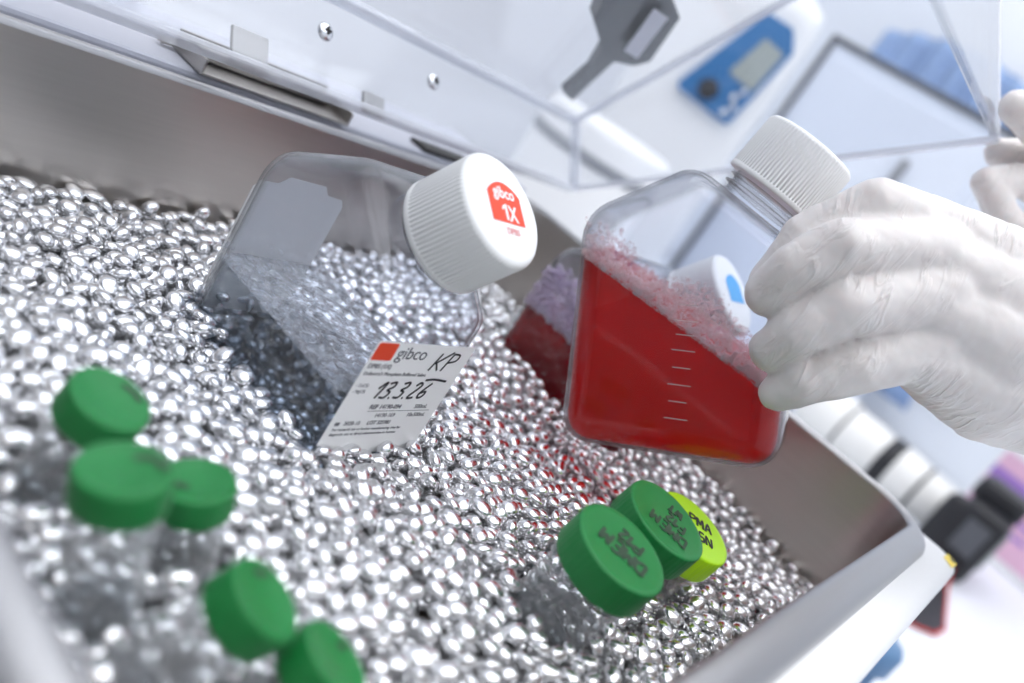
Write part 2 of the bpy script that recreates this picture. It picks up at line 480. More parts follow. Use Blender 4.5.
# raised deck behind the rim that carries the lid hinges
mb = MB(); mb.box(tuple(P(256, 361, RIMZ - 4.5) + bl), (0.424, 0.080, 0.009), bev=0.002)
mb.build('rear_deck', M['deck'], bath)
mb = MB()
for fx, fy in ((70, 30), (440, 30), (70, 370), (440, 370)):
    b = MB(); b.lathe([(0.012, 0), (0.014, 0.002), (0.014, 0.009), (0.011, 0.010)], Matrix.Translation(P(fx, fy, -ZC) + bl), 20)
    b.build('foot', M['gap'], bath)
# hinge recess: channel of steel plate with end cheeks
mb = MB()
c = P(261, 331, RIMZ) + bl
mb.box((c.x, c.y, c.z + 0.0012), (0.084, 0.026, 0.0012), bev=0.0004)
mb.box((c.x, c.y + 0.0125, c.z + 0.005), (0.084, 0.0012, 0.009), bev=0.0004)
for s in (-1, 1): mb.box((c.x + s * 0.0417, c.y, c.z + 0.004), (0.0012, 0.026, 0.007), bev=0.0004)
mb.tube([(c.x - 0.038, c.y + 0.004, c.z + 0.005), (c.x + 0.038, c.y + 0.004, c.z + 0.005)], 0.0032, 12)
mb.build('hinge_channel', M['bracket'], bath)
mb = MB()
c = P(388, 329, RIMZ) + bl
mb.box((c.x, c.y, c.z + 0.0012), (0.046, 0.014, 0.0024), bev=0.0009)
mb.build('rubber_stop', M['gap'], bath)
mb = MB()
c = P(221, 343, RIMZ) + bl
for k in range(4):
    mb.tube([(c.x - 0.010, c.y - 0.003 + k * 0.0012, c.z + 0.002 + 0.0006 * (k % 2)), (c.x + 0.016, c.y + k * 0.0010, c.z + 0.0035)], 0.0008, 8)
mb.build('hinge_pin', M['bracket'], bath)
# yellow notice at the front corner
mb = MB()
q = [(470, 3.0, 0), (458, 3.2, 0), (455, -2.5, 0), (466, -3.0, 0), (470, 0, 0)]
zst = RIMZ - 8.75
mb.loft([[P(x, y, zst - 0.055 * (3 - y) * 1.2 + 0.1) + bl for x, y, _ in q], [P(x, y, zst - 0.055 * (3 - y) * 1.2 + 0.35) + bl for x, y, _ in q]], True, True, 0, False)
stk = mb.build('yellow_sticker', M['yellow'], bath)
mb = MB()
mb.ribbon([P(464.5, -1.2, zst - 0.1 + 0.2) + bl, P(468, 0.6, zst + 0.1 + 0.2) + bl], 0.0012, (0, 0, 1), 0.0002)
mb.ribbon([P(466.5, -1.6, zst - 0.1 + 0.2) + bl, P(466.0, 0.9, zst + 0.1 + 0.2) + bl], 0.0009, (0, 0, 1), 0.0002)
mb.build('warning_symbol', M['ink'], stk)

# ------------------------------------------------------------------ lid
ang = math.radians(37.8)
LX0, LX1, LD, LH, LT = -30, 480, 240, 41, 4.0
hinge = P(0, 300, -76)
# local: x along hinge, y along the opening (away from the hinge), z out of the open face towards the lid top
ly = Vector((0, -math.cos(ang), math.sin(ang))); lz = Vector((0, math.sin(ang), math.cos(ang)))
lid = empty('bath_lid', axes(hinge, Vector((-1, 0, 0)), ly, lz), 'clear acrylic lid hinged at the back of the bath and held half open', 'lid')
a, b = -LX1 * MM, -LX0 * MM
cx, wx = (a + b) / 2, b - a


def lidbox(name, c, size, bev=0.0012):
    m = MB(); m.box(c, size, bev=bev)
    return m.build(name, M['acrylic'], lid)


SLOPE = math.radians(19.6)
H2 = LH + LD * math.tan(SLOPE)
TOP = Matrix.Translation((0, 0, LH * MM)) @ Matrix.Rotation(SLOPE, 4, 'X')      # frame of the sloping top panel
TL = LD / math.cos(SLOPE) * MM
rear = lidbox('rear_wall', (cx, 0.002, 0.0205), (wx, 0.004, 0.041))
m = MB(); m.box((cx, TL / 2, 0.002), (wx, TL, 0.004), TOP, bev=0.0012); m.build('top_panel', M['acrylic'], lid)
SIDE = axes(Vector((0, 0, 0)), Vector((0, 1, 0)), Vector((0, 0, 1)), Vector((1, 0, 0)))
for x_ in (a, b - 0.004):
    m = MB(); m.poly([(0.0042, 0), (LD * MM - 0.0042, 0), (LD * MM - 0.0042, H2 * MM - 0.0016), (0.0042, LH * MM + 0.0013)], x_, x_ + 0.004, SIDE)
    m.build('side_wall', M['acrylic'], lid)
m = MB(); m.box((cx, LD * MM - 0.002, H2 * MM / 2), (wx, 0.004, H2 * MM), bev=0.0012); m.build('front_wall', M['acrylic'], lid)
# whitish haze standing in for highlights along the lid's edges and seams
M['seam_highlight'] = clear_plastic('acrylic_seam_highlight', tint=(0.95, 0.96, 0.99), haze=0.38, edge=0.3, rough=0.06, hazecol=(0.93, 0.94, 0.98))
# polished lower edge strips
m = MB()
m.box((cx, 0.000, -0.001), (wx, 0.0085, 0.0035), bev=0.001)
m.build('edge_strip', M['seam_highlight'], lid)
m = MB()
m.box((a + 0.001, LD * MM / 2, -0.001), (0.006, LD * MM, 0.003), bev=0.001)
m.build('edge_strip', M['seam_highlight'], lid)
for c_, s_z, f_ in (((cx, 0.0025, 0.0012), (wx, 0.0062, 0.0048), TOP), ((a + 0.0025, 0.0025, 0.0205), (0.0058, 0.0058, 0.040), None), ((b - 0.0025, 0.0025, 0.0205), (0.0058, 0.0058, 0.040), None),
                   ((a + 0.0022, TL / 2, 0.0012), (0.0050, TL, 0.0044), TOP), ((b - 0.0022, TL / 2, 0.0012), (0.0050, TL, 0.0044), TOP),
                   ((cx, TL - 0.002, 0.0012), (wx, 0.0062, 0.0046), TOP), ((a + 0.0022, LD * MM - 0.002, H2 * MM / 2), (0.0050, 0.0050, H2 * MM), None)):
    m = MB(); m.box(c_, s_z, f_, bev=0.0014); m.build('seam_highlight', M['seam_highlight'], lid)  # rods added along the folds to draw their bright edge highlights
# hinge plates screwed to the rear wall, cross-head screws
for k, (sx, sz) in enumerate(((-259, 24), (-332, 24))):
    m = MB()
    mt = Matrix.Translation((sx * MM, 0.0045, sz * MM)) @ Matrix.Rotation(-math.pi / 2, 4, 'X')
    m.lathe([(0.0040, 0), (0.0042, 0.0006), (0.0036, 0.0016), (0.0022, 0.0023), (0.0002, 0.0025)], mt, 24)
    s = m.build('screw', M['chrome'], lid)
    m = MB()
    m.box((sx * MM, 0.0072, sz * MM), (0.0034, 0.0006, 0.0009)); m.box((sx * MM, 0.0072, sz * MM), (0.0009, 0.0006, 0.0034))
    m.build('cross_slot', M['gap'], s)
m = MB()
m.box((-0.226, -0.0030, 0.006), (0.018, 0.002, 0.016), bev=0.0006); m.box((-0.298, -0.0030, 0.004), (0.014, 0.002, 0.010), bev=0.0006)
m.build('hinge_plate', M['bracket'], lid)


# ================================================================== bottles
BW, BT = 85.0, 56.4
PROF = [(-44.0, -2.5), (44.0, -2.5), (44.0, 83.6), (-0.5, 114.8), (-44.0, 93.0)]
PRAD = [12, 12, 10, 13, 17]
NAX = Vector((31.2, 44.5, 0)).normalized()
NSD = Vector((44.5, -31.2, 0)).normalized()
NMID = (Vector((44.0, 83.6, 0)) + Vector((-0.5, 114.8, 0))) / 2
EDGE_R = 11.0


def body_rings(shrink=0.0):
    """rings along the thickness (local z) of the flask, rounded at both big faces"""
    rings = []
    R_ = EDGE_R - shrink * 0.5
    T2 = BT / 2 - shrink
    K = 5
    for side in (-1, 1):
        for k in range(K + 1):
            th = (math.pi / 2) * (k / K if side < 0 else 1 - k / K)
            ins = R_ * (1 - math.sin(th)); z = T2 - R_ * (1 - math.cos(th))
            pts = round_poly(PROF, PRAD, shrink + ins, 6)
            rings.append([Vector((x, y, side * z)) * MM for x, y in pts])
    return rings


def in_prof(x, y, inset=1.5):
    n = len(PROF)
    for i in range(n):
        p = Vector(PROF[i]); q = Vector(PROF[(i + 1) % n]); d = (q - p).normalized()
        if (-d.y * (x - p.x) + d.x * (y - p.y)) < inset: return False
    return True


def cap_prof(r, h):
    return [(r - 2.2, 0), (r, 0.0), (r + 0.25, 0.6), (r + 0.25, 2.0), (r, 2.4), (r, 2.5), (r - 0.15, h - 2.2), (r - 0.5, h - 1.2), (r - 1.4, h - 0.35), (r - 2.8, h), (0.3, h)]


def make_bottle(rot, pos, label, cap_gap, level, liq, foam=None):
    """rot: 3x3 columns = local axes in world, pos in mm; level = world z of the liquid (mm, lens frame)"""
    M4 = Matrix([list(r) for r in rot]).to_4x4(); M4.translation = P(*pos)
    t = empty('media_bottle', M4, label, 'bottle')
    m = MB(); m.loft(body_rings(), True, True, 0); m.loft(body_rings(1.1), True, True, 1)
    m.build('bottle_body', [M['pet'], M['petin']], t)
    # neck with screw threads
    nf = axes(NMID * MM, NSD, Vector((0, 0, 1)).cross(NSD) * 1.0, NAX)
    nf = frame_z(NMID * MM, NAX)
    m = MB()
    top = cap_gap + 16
    m.lathe([(r * MM, z * MM) for r, z in [(19.0, -2.5), (17.6, 0), (16.4, 1.2), (16.0, 2.0), (16.0, top)]], nf, 40, 0, True, False, False)
    m.build('bottle_neck', M['pet'], t)
    m = MB()
    z = 2.6
    for zz in (cap_gap - 6.5, cap_gap - 3.2, cap_gap + 1.5):
        if zz < 1: continue
        m.lathe([(r * MM, q * MM) for r, q in [(15.9, zz), (17.9, zz + 0.5), (18.2, zz + 1.0), (17.9, zz + 1.5), (15.9, zz + 2.0)]], nf, 40, 0, True, False, False)
    if m.v: m.build('neck_thread', M['thread'], t)
    # ribbed cap
    m = MB()
    cf = nf @ Matrix.Translation((0, 0, cap_gap * MM))
    m.lathe([(r * MM, q * MM) for r, q in cap_prof(20.3, 25.5)], cf, 640, 0, True, True, True, 0.20 * MM, 80, (5, 6))
    capo = m.build('cap', M['cap'], t)
    # liquid: the inside of the flask below the level
    m = MB(); m.loft(body_rings(1.35), True, True, 0)
    lq = m.build('liquid', liq, t)
    bm = bmesh.new(); bm.from_mesh(lq.data)
    inv = M4.inverted()
    zw = (level + ZC) * MM
    co = inv @ Vector((M4.translation.x, M4.translation.y, zw)); no = (inv.to_3x3() @ Vector((0, 0, 1))).normalized()
    r = bmesh.ops.bisect_plane(bm, geom=bm.verts[:] + bm.edges[:] + bm.faces[:], plane_co=co, plane_no=no, clear_outer=True)
    ed = [e for e in r['geom_cut'] if isinstance(e, bmesh.types.BMEdge)]
    ff = bmesh.ops.contextual_create(bm, geom=ed)['faces']
    for f in ff: f.material_index = 1 if len(lq.data.materials) > 1 else 0; f.smooth = False
    bmesh.ops.recalc_face_normals(bm, faces=bm.faces[:])
    bm.to_mesh(lq.data); bm.free()
    if foam: make_foam(lq, M4, level, pos, rot, **foam)
    return t, capo, cf


ICO = {}


def ico(sub):
    if sub not in ICO:
        bm = bmesh.new(); bmesh.ops.create_icosphere(bm, subdivisions=sub, radius=1.0)
        bm.verts.index_update()
        ICO[sub] = (np.array([v.co[:] for v in bm.verts]), np.array([[v.index for v in f.verts] for f in bm.faces]))
        bm.free()
    return ICO[sub]


def many(name, cent, rad, mat, parent=None, sub=1, kind='stuff', xf=None, variants=None, vid=None):
    """one mesh of many blobs. xf: (n,3,3) transforms"""
    V, F = ico(sub)
    n = len(cent); nv = len(V); nf = len(F)
    base = V[None] if variants is None else variants[vid]
    if xf is None: W = base * rad[:, None, None] + cent[:, None, :]
    else: W = np.einsum('nij,nkj->nki', xf, np.broadcast_to(base, (n, nv, 3))) + cent[:, None, :]
    me = bpy.data.meshes.new(name)
    me.vertices.add(n * nv); me.vertices.foreach_set('co', W.reshape(-1).astype(np.float32))
    idx = (F[None] + (np.arange(n) * nv)[:, None, None]).reshape(-1)
    me.loops.add(len(idx)); me.loops.foreach_set('vertex_index', idx.astype(np.int32))
    me.polygons.add(n * nf)
    me.polygons.foreach_set('loop_start', np.arange(0, n * nf * 3, 3, dtype=np.int32))
    me.polygons.foreach_set('loop_total', np.full(n * nf, 3, dtype=np.int32))
    me.update(calc_edges=True)
    me.polygons.foreach_set('use_smooth', np.ones(n * nf, dtype=bool))
    me.materials.append(mat)
    o = bpy.data.objects.new(name, me); COL.objects.link(o)
    if parent: o.parent = parent
    if kind: o['kind'] = kind
    return o


def make_foam(parent, M4, level, pos, rot, n=700, hmax=14.0, mat='foam', rmax=2.0, wall=0.5, power=2.0, bias=0.0):
    R_ = np.array(rot); C_ = []; RR = []
    tries = 0
    while len(C_) < n and tries < n * 60:
        tries += 1
        r = 0.30 + rmax * rng.rand() ** 3.0
        x = rng.uniform(-42, 42); z = rng.uniform(-26, 26.5)
        if rng.rand() < wall: z = 27.0 - r * 0.8
        h = -0.8 + hmax * rng.rand() ** power * (0.35 + 0.65 * (0.5 + 0.5 * math.sin(x * 0.12 + bias)))
        y = (level + h - pos[2] - R_[2, 0] * x - R_[2, 2] * z) / R_[2, 1]
        if not in_prof(x, y, 2.0 + r): continue
        # rounded edges of the big faces
        C_.append((x * MM, y * MM, z * MM)); RR.append(r * MM)
    return many('foam', np.array(C_), np.array(RR), M[mat], parent, 2)


MA = [[0.0, 0.0, -1.0], [-1.0, 0.0, 0.0], [0.0, 1.0, 0.0]]     # columns: a = -Y, b = +Z, m = -X
MRED = [[0.24145292975555854, -0.015634241437099572, -0.9702865830295343],
        [-0.825637537174242, 0.5220941480131106, -0.21386995539182788],
        [0.5099246414140939, 0.8527445520817755, 0.1131529450502884]]
POS_A = (229.8, 200.9, -180.0)
POS_R = (345.5, 104.7, -113.6)
POS_B = (408.0, 185.0, -181.0)

# -- clear buffer bottle standing in the beads
bot, capo, cf = make_bottle(MA, POS_A, 'clear square-shouldered bottle of colourless liquid standing in the beads, white cap marked 1X', 5.5, -131.5, [M['water'], M['watertop']],
                            dict(n=320, hmax=8, mat='bubbles', rmax=1.5, wall=0.35))
# printed mark on the cap top
cc = cf.translation + NAX * 25.5 * MM
# baseline along world +X = local -z ; up = perpendicular
bx = Vector((0, 0, -1)); by = NAX.cross(bx).normalized()
if by.y < 0 and False: by = -by
cm = axes(cc, bx, by, NAX)
up_world = (Matrix(MA) @ by)
if up_world.z < 0: cm = axes(cc, -bx, -by, NAX)
m = MB()
arch = [(-7.6, -4.9), (10.4, -4.9)]
nA = 14
for k in range(nA + 1):
    th = k / nA
    x = 10.4 - 18.0 * th
    arch.append((x, 5.4 + 4.2 * math.sin(math.pi * th) ** 0.8))
m.poly([(x * MM, y * MM) for x, y in arch], 0.00005, 0.00018, cm)
pr = m.build('cap_print', M['redprint'], capo)
m = MB()
text_into(m, 'gibco', 5.6 * MM, cm @ Matrix.Translation((1.4 * MM, 3.9 * MM, 0.00020)), align='CENTER', xs=1.0, bold=0.00012)
text_into(m, 'X', 7.6 * MM, cm @ Matrix.Translation((4.4 * MM, -3.9 * MM, 0.00020)), align='CENTER', xs=0.85, bold=0.0002)
m.poly([(x * MM, y * MM) for x, y in [(0.2, -3.9), (1.4, -3.9), (1.4, 1.7), (0.5, 1.7), (-1.3, 0.5), (-1.3, -0.6), (0.2, 0.3)]], 0.0001, 0.00028, cm)
m.build('cap_lettering', M['whiteprint'], pr)
m = MB()
text_into(m, 'DPBS', 3.2 * MM, cm @ Matrix.Translation((2.4 * MM, -8.8 * MM, 0.00012)), align='CENTER', xs=1.0)
m.build('cap_lettering', M['pinkprint'], capo)

# paper label on the narrow wall (local +x face); text runs along local -z, up = +y
lab = axes(Vector((44.12, 0, 0)) * MM, Vector((0, 0, -1)), Vector((0, 1, 0)), Vector((1, 0, 0)))
LB, LTOP = 24.0, 72.5        # bottom and top of the label in body mm
m = MB()
m.poly([(x * MM, y * MM) for x, y in rrect(-26.0, 24.6, LB, LTOP, 1.6, 0, 4)], 0, 0.00012, lab)
label = m.build('label', M['paper'], bot)


def lm(u, v, h=0.00016): return lab @ Matrix.Translation((u * MM, v * MM, h))


m = MB()
m.poly([(x * MM, y * MM) for x, y in rrect(-25.4, -15.9, 65.0, 72.0, 0.8, 0, 3)], 0.00013, 0.0002, lab)
m.build('label_logo', M['redprint'], label)
m = MB()
text_into(m, 'gibco', 7.2 * MM, lm(-14.4, 66.0), xs=0.98)
m.build('label_lettering', M['darkgrey'], label)
m = MB()
text_into(m, 'DPBS (1X)', 2.5 * MM, lm(-24.6, 61.8), bold=0.00005)
text_into(m, "Dulbecco's Phosphate Buffered Saline", 2.0 * MM, lm(-24.6, 58.9), xs=1.02)
text_into(m, '- CaCl2', 1.8 * MM, lm(-24.6, 54.0)); text_into(m, '- MgCl2', 1.8 * MM, lm(-24.6, 51.4))
text_into(m, 'REF 14190-094', 2.7 * MM, lm(-12.0, 44.4), xs=0.95, bold=0.00005); text_into(m, '500mL', 2.7 * MM, lm(11.0, 44.4), xs=0.95)
text_into(m, '14190-169', 2.5 * MM, lm(-7.0, 40.6), xs=0.95); text_into(m, '10x500mL', 2.5 * MM, lm(9.6, 40.6), xs=0.95)
m.ribbon([lm(-12.0, 43.4, 0.00013).translation, lm(20.5, 43.4, 0.00013).translation], 0.0002, (1, 0, 0))
text_into(m, '2028-10', 2.4 * MM, lm(-19.6, 37.4), xs=0.95); text_into(m, 'LOT 325981', 2.4 * MM, lm(-8.5, 37.4), xs=0.95, bold=0.00004)
text_into(m, 'For research use or further manufacturing. Not for', 1.55 * MM, lm(-23.4, 35.0), xs=1.05)
text_into(m, 'diagnostic use or direct administration to humans', 1.55 * MM, lm(-23.4, 32.9), xs=1.05)
m.box((0, 0, 0), (0.0020, 0.0014, 0.00016), lm(-22.6, 38.0, 0.00016))
m.build('label_lettering', M['greyink'], label)


def strokes(mb, sts, w, f):
    for st in sts:
        pts = [f(x, y) for x, y in st]
        # densify with a Catmull-Rom
        out = []
        q = [pts[0]] + pts + [pts[-1]]
        for i in range(1, len(q) - 2):
            for k in range(5):
                s = k / 5.0
                out.append(0.5 * ((2 * q[i]) + (-q[i - 1] + q[i + 1]) * s + (2 * q[i - 1] - 5 * q[i] + 4 * q[i + 1] - q[i + 2]) * s * s + (-q[i - 1] + 3 * q[i] - 3 * q[i + 1] + q[i + 2]) * s ** 3))
        out.append(pts[-1])
        mb.ribbon(out, w, f.n, 0.00012)


class OnPlane:
    def __init__(s, mat, ox, oy, sx, sy, slant=0.0, h=0.0002):
        s.m = mat; s.ox = ox; s.oy = oy; s.sx = sx; s.sy = sy; s.sl = slant; s.h = h
        s.n = mat.to_3x3() @ Vector((0, 0, 1))

    def __call__(s, x, y):
        return s.m @ Vector(((s.ox + (x + s.sl * y) * s.sx) * MM, (s.oy + y * s.sy) * MM, s.h))


HW = {'K': [[(0, 1.0), (-0.05, 0)], [(0.75, 1.1), (0.02, 0.40)], [(0.1, 0.45), (0.55, 0.02)]],
      'P': [[(0, 1.0), (-0.02, 0)], [(0, 1.0), (0.45, 0.95), (0.48, 0.62), (0, 0.48)]],
      '1': [[(-0.1, 0.6), (0.22, 1.0), (0.18, 0)]],
      '3': [[(0, 0.92), (0.35, 1.0), (0.42, 0.72), (0.15, 0.52), (0.45, 0.38), (0.36, 0.04), (-0.02, 0.06)]],
      '.': [[(0, 0.0), (0.08, 0.02)]],
      '2': [[(0, 0.8), (0.2, 1.0), (0.42, 0.78), (0.05, 0.05), (0.5, 0.04)]],
      '6': [[(0.36, 0.98), (0.04, 0.4), (0.1, 0.03), (0.4, 0.1), (0.4, 0.42), (0.06, 0.34)]],
      'D': [[(0, 1), (0, 0)], [(0, 1), (0.5, 0.8), (0.5, 0.2), (0, 0)]],
      'M': [[(0, 0), (0.05, 1), (0.3, 0.35), (0.55, 1), (0.6, 0)]],
      'E': [[(0.45, 1), (0, 1), (0, 0), (0.45, 0)], [(0, 0.52), (0.38, 0.52)]],
      'N': [[(0, 0), (0.02, 1), (0.5, 0), (0.52, 1)]],
      'A': [[(0, 0), (0.28, 1), (0.55, 0)], [(0.12, 0.38), (0.44, 0.38)]],
      'S': [[(0.45, 0.9), (0.1, 0.95), (0.05, 0.6), (0.42, 0.42), (0.4, 0.05), (0, 0.08)]],
      '5': [[(0.45, 1), (0.06, 1), (0.02, 0.55), (0.4, 0.5), (0.4, 0.08), (0, 0.04)]],
      'F': [[(0.45, 1), (0, 1), (0, 0)], [(0, 0.52), (0.36, 0.52)]],
      'W': [[(0, 1), (0.12, 0), (0.3, 0.7), (0.46, 0), (0.62, 1)]],
      'T': [[(0, 1), (0.5, 1)], [(0.25, 1), (0.25, 0)]]}


def write(mb, s, mat, ox, oy, size, w, slant=0.0, gap=0.22, h=0.0002):
    x = 0
    for ch in s:
        if ch == ' ': x += 0.4; continue
        sts = HW[ch]
        wd = max(p[0] for st in sts for p in st)
        strokes(mb, [[(px + x, py) for px, py in st] for st in sts], w, OnPlane(mat, ox, oy, size, size, slant, h))
        x += wd + gap


m = MB()
write(m, 'KP', lab, 6.2, 61.6, 7.6, 0.00075, 0.30, 0.10)
write(m, '13.3.26', lab, -14.0, 49.2, 6.9, 0.00085, 0.32, 0.24)
strokes(m, [[(8.0, 57.3), (12.5, 57.7), (19.6, 56.9)]], 0.0009, OnPlane(lab, 0, 0, 1, 1))
m.build('handwriting', M['ink'], label)

# second label seen from inside on the opposite narrow wall
m = MB()
lw = axes(Vector((-44.12, 0, 0)) * MM, Vector((0, 0, 1)), Vector((0, 1, 0)), Vector((-1, 0, 0)))
m.poly([(x * MM, y * MM) for x, y in [(-22, 22), (23, 22), (23, 76), (21, 79), (13, 79.5), (9, 83), (-9, 83), (-12, 79.5), (-20, 79), (-22, 76)]], 0.0, 0.00012, lw)
m.build('rear_label', M['frost'], bot)

# -- red medium held in the hand
botr, capr, cfr = make_bottle(MRED, POS_R, 'clear bottle of bright red liquid with foam held in the gloved hand', 9.5, -67.0, [M['redliq']],
                              dict(n=4200, hmax=14, mat='foam', rmax=1.1, wall=0.40, power=2.0, bias=0.9))
m = MB()
for k, yy in enumerate((13.6, 20.3, 26.9, 33.6, 40.4, 46.5, 52.0, 58.2)):
    w = 9.2 if k % 2 == 0 else 7.2
    m.box((4.4 * MM, yy * MM, 28.35 * MM), (w * MM, 0.40 * MM, 0.4 * MM), bev=0.0001)
m.build('graduation_marks', M['mark'], botr)

# -- second red bottle standing in the beads behind
botb, capb, cfb = make_bottle(MA, POS_B, 'bottle of dark red liquid with lilac foam standing in the beads behind the held bottle', 5.5, -121.5, [M['darkredliq']],
                              dict(n=2000, hmax=28, mat='lilacfoam', rmax=2.2, wall=0.6, power=1.2, bias=-1.2))
cmb = Matrix(cm); cmb.translation = cm.translation
m = MB()
m.poly([(x * MM, y * MM) for x, y in arch], 0.00005, 0.00018, cmb)
m.build('cap_print', princ('blue_print', (0.06, 0.42, 0.85), rough=0.4, var=0.03), capb)

# ================================================================== tubes standing in the beads
TUBES = []


def make_tube(c, axis, rcap, hcap, rtube, ltube, mat, label, scrib=None, ink='ink', up=None, name='sample_tube', group=None):
    """c = centre of the cap top (mm)"""
    ax = Vector(axis).normalized()
    base = Vector(c) - ax * (hcap + ltube - 6)
    F = frame_z(P(*base), ax) if up is None else None
    if up is not None:
        y = (Vector(up) - ax * Vector(up).dot(ax)).normalized(); F = axes(P(*base), y.cross(ax), y, ax)
    t = empty(name, F, label, 'tube', group)
    zt = (hcap + ltube - 6) * MM
    m = MB()
    r = rcap * MM; h = hcap * MM
    m.lathe([(r - 0.0016, zt - h), (r - 0.0002, zt - h), (r, zt - h + 0.0006), (r, zt - h + 0.0012), (r - 0.0002, zt - 0.0009), (r - 0.0004, zt - 0.0002), (r - 0.0009, zt), (r * 0.86, zt), (r * 0.83, zt - 0.0002), (0.0003, zt - 0.0002)],
            None, 192, 0, True, True, True, 0.00010, 48, (3, 4))
    capo = m.build('screw_cap', mat, t)
    if scrib:
        m = MB()
        for s, ox, oy, sz, w in scrib:
            if isinstance(s, str): write(m, s, Matrix.Translation((0, 0, zt - 0.0002)), ox, oy, sz, w, 0.1)
            else: strokes(m, [s], w, OnPlane(Matrix.Translation((0, 0, zt - 0.0002)), ox, oy, sz, sz))
        m.build('cap_writing', M[ink], capo)
    m = MB()
    q = rtube * MM; L = (ltube) * MM
    cone = q * 1.6
    m.lathe([(0.002, 0), (q * 0.30, 0.0005), (q * 0.96, cone), (q, cone + 0.002), (q, L - 0.012), (q, L - 0.0115), (q + 0.0012, L - 0.011), (q + 0.0012, L - 0.0095), (q, L - 0.009), (q, L)], None, 40, 0, True, True, False)
    m.build('tube_body', M['tube'], t)
    # printed graduation lines on the tube wall
    m = MB()
    for k in range(9):
        z = L * 0.35 + k * L * 0.065
        a0 = math.pi * 1.15; a1 = a0 + (0.55 if k % 2 else 0.9)
        m.tube([((q + 0.0001) * math.cos(a0 + (a1 - a0) * i / 8), (q + 0.0001) * math.sin(a0 + (a1 - a0) * i / 8), z) for i in range(9)], 0.00022, 6)
    m.build('graduation_marks', M['greyink'], t)
    m = MB()
    m.lathe([(0.0015, 0.0012), (q * 0.28, 0.0018), (q * 0.90, cone + 0.001), (q * 0.93, L * 0.62), (q * 0.90, L * 0.62 + 0.0005), (0.0004, L * 0.62)], None, 32)
    m.build('sample_liquid', M['water'], t)
    TUBES.append((Vector(base), ax, rtube, hcap + ltube))
    return t


def camdir(x, y, z): return Vector(RW @ np.array([x, y, z]))


def tilt(u, v, ax, ay, k):
    """axis of a cap whose disc shows with axis ratio k, leaning towards (ax, ay) on the view"""
    r = np.array([(u - 512) / FPX, -(v - 341.5) / FPX, -1.0]); e = -r / np.linalg.norm(r)
    ex = np.array([1.0, 0, 0]); ex = ex - e * (ex @ e); ex /= np.linalg.norm(ex); ey = np.cross(e, ex)
    h = math.hypot(ax, ay)
    return Vector(RW @ (k * e + math.sqrt(1 - k * k) * (ax * ex + ay * ey) / h))


GRP = None
sc1 = [([(0.0, 0.4), (0.35, 0.55), (0.8, 0.35)], 0, 0, 9, 0.0016)]
upT = camdir(0.2, 1, 0)
make_tube(at(112, 398, 203), tilt(112, 398, .6, .8, .60), 10.2, 8.6, 7.9, 84, M['green'], 'green capped tube standing beside the left rim, farthest up the row of three', [([(0.55, 0.50), (0.8, 0.25), (0.86, -0.1)], 0, 0, 8.5, 0.0016)], 'inkfade', upT)
make_tube(at(124, 468, 174), tilt(124, 468, .1, 1, .60), 9.9, 8.4, 7.9, 84, M['green'], 'green capped tube leaning between two other green caps by the left rim', [([(0.15, 0.42), (0.5, 0.5), (0.78, 0.28), (0.85, 0.1)], 0, 0, 9, 0.0018)], 'inkfade', upT)
make_tube(at(197, 480, 205), tilt(197, 480, .1, 1, .60), 9.4, 8.0, 7.9, 84, M['green'], 'green capped tube touching the middle cap of the row, nearest the clear bottle', [([(-0.7, -0.35), (-0.35, -0.3), (-0.15, -0.42)], 0, 0, 9, 0.0016)], 'inkfade', upT)
make_tube(at(268, 598, 176), tilt(268, 598, .83, .56, .47), 9.8, 8.6, 7.9, 84, M['green'], 'green capped tube tilted to the right, alone below the row of three green caps', [([(0.05, 0.72), (0.4, 0.66), (0.62, 0.5)], 0, 0, 8, 0.0015)], 'inkfade', upT)
make_tube(at(338, 658, 186), tilt(338, 658, .8, .6, .40), 10.0, 8.8, 7.9, 84, M['green'], 'green capped tube cut off by the bottom edge of the picture', [([(0.5, 0.1), (0.62, 0.2), (0.75, 0.0)], 0, 0, 8, 0.0018)], 'inkfade', upT)
# three larger tubes by the front wall
up2 = camdir(-0.62, 0.45, 0)
upb = camdir(-0.30, -0.80, 0.0)
make_tube(at(623, 548, 268), tilt(632, 548, .763, .646, .48), 17.0, 11.5, 14.3, 100, M['green'], 'large green capped tube with black writing, nearest of the three by the front wall',
          [('DMEM', -9.5, -1.5, 6.2, 0.0014), ('P12', -6.0, -9.0, 5.4, 0.0013)], 'inkfade', camdir(-0.55, -0.55, 0.2))
make_tube(at(668, 519, 303), tilt(672, 520, .78, .62, .42), 17.0, 11.5, 14.3, 100, M['green'], 'large green capped tube standing between another green cap and the lime cap',
          [('DMEM', -9.5, 2.5, 5.6, 0.0011), ('F12', -7.5, -4.5, 5.0, 0.0011), ('WT', -5, -10.5, 4.4, 0.0011)], 'inkfade', camdir(-0.55, -0.55, 0.2))
make_tube(at(695, 527, 333), tilt(705, 530, .78, .62, .40), 17.0, 11.5, 14.3, 100, M['lime'], 'lime yellow capped tube with black writing, last of the three by the front wall',
          [('PMA', -2.0, 2.2, 5.2, 0.0009), ('5N', 1.5, -6.2, 5.2, 0.0009)], 'ink', camdir(0.52, 0.72, 0.0))


# ================================================================== metal beads
BZ = -147.5


def bed_level(x, y):
    dip = -5.0 * math.exp(-(((x - 232) / 45) ** 2 + ((y - 150) / 22) ** 2))
    return dip + BZ + 2.2 * math.sin(x * 0.021 + 0.6) * math.cos(y * 0.027) + 1.4 * math.sin(x * 0.05 + y * 0.043) - 5.0 * max(0, (x - 380) / 70) * max(0, 1 - y / 120)


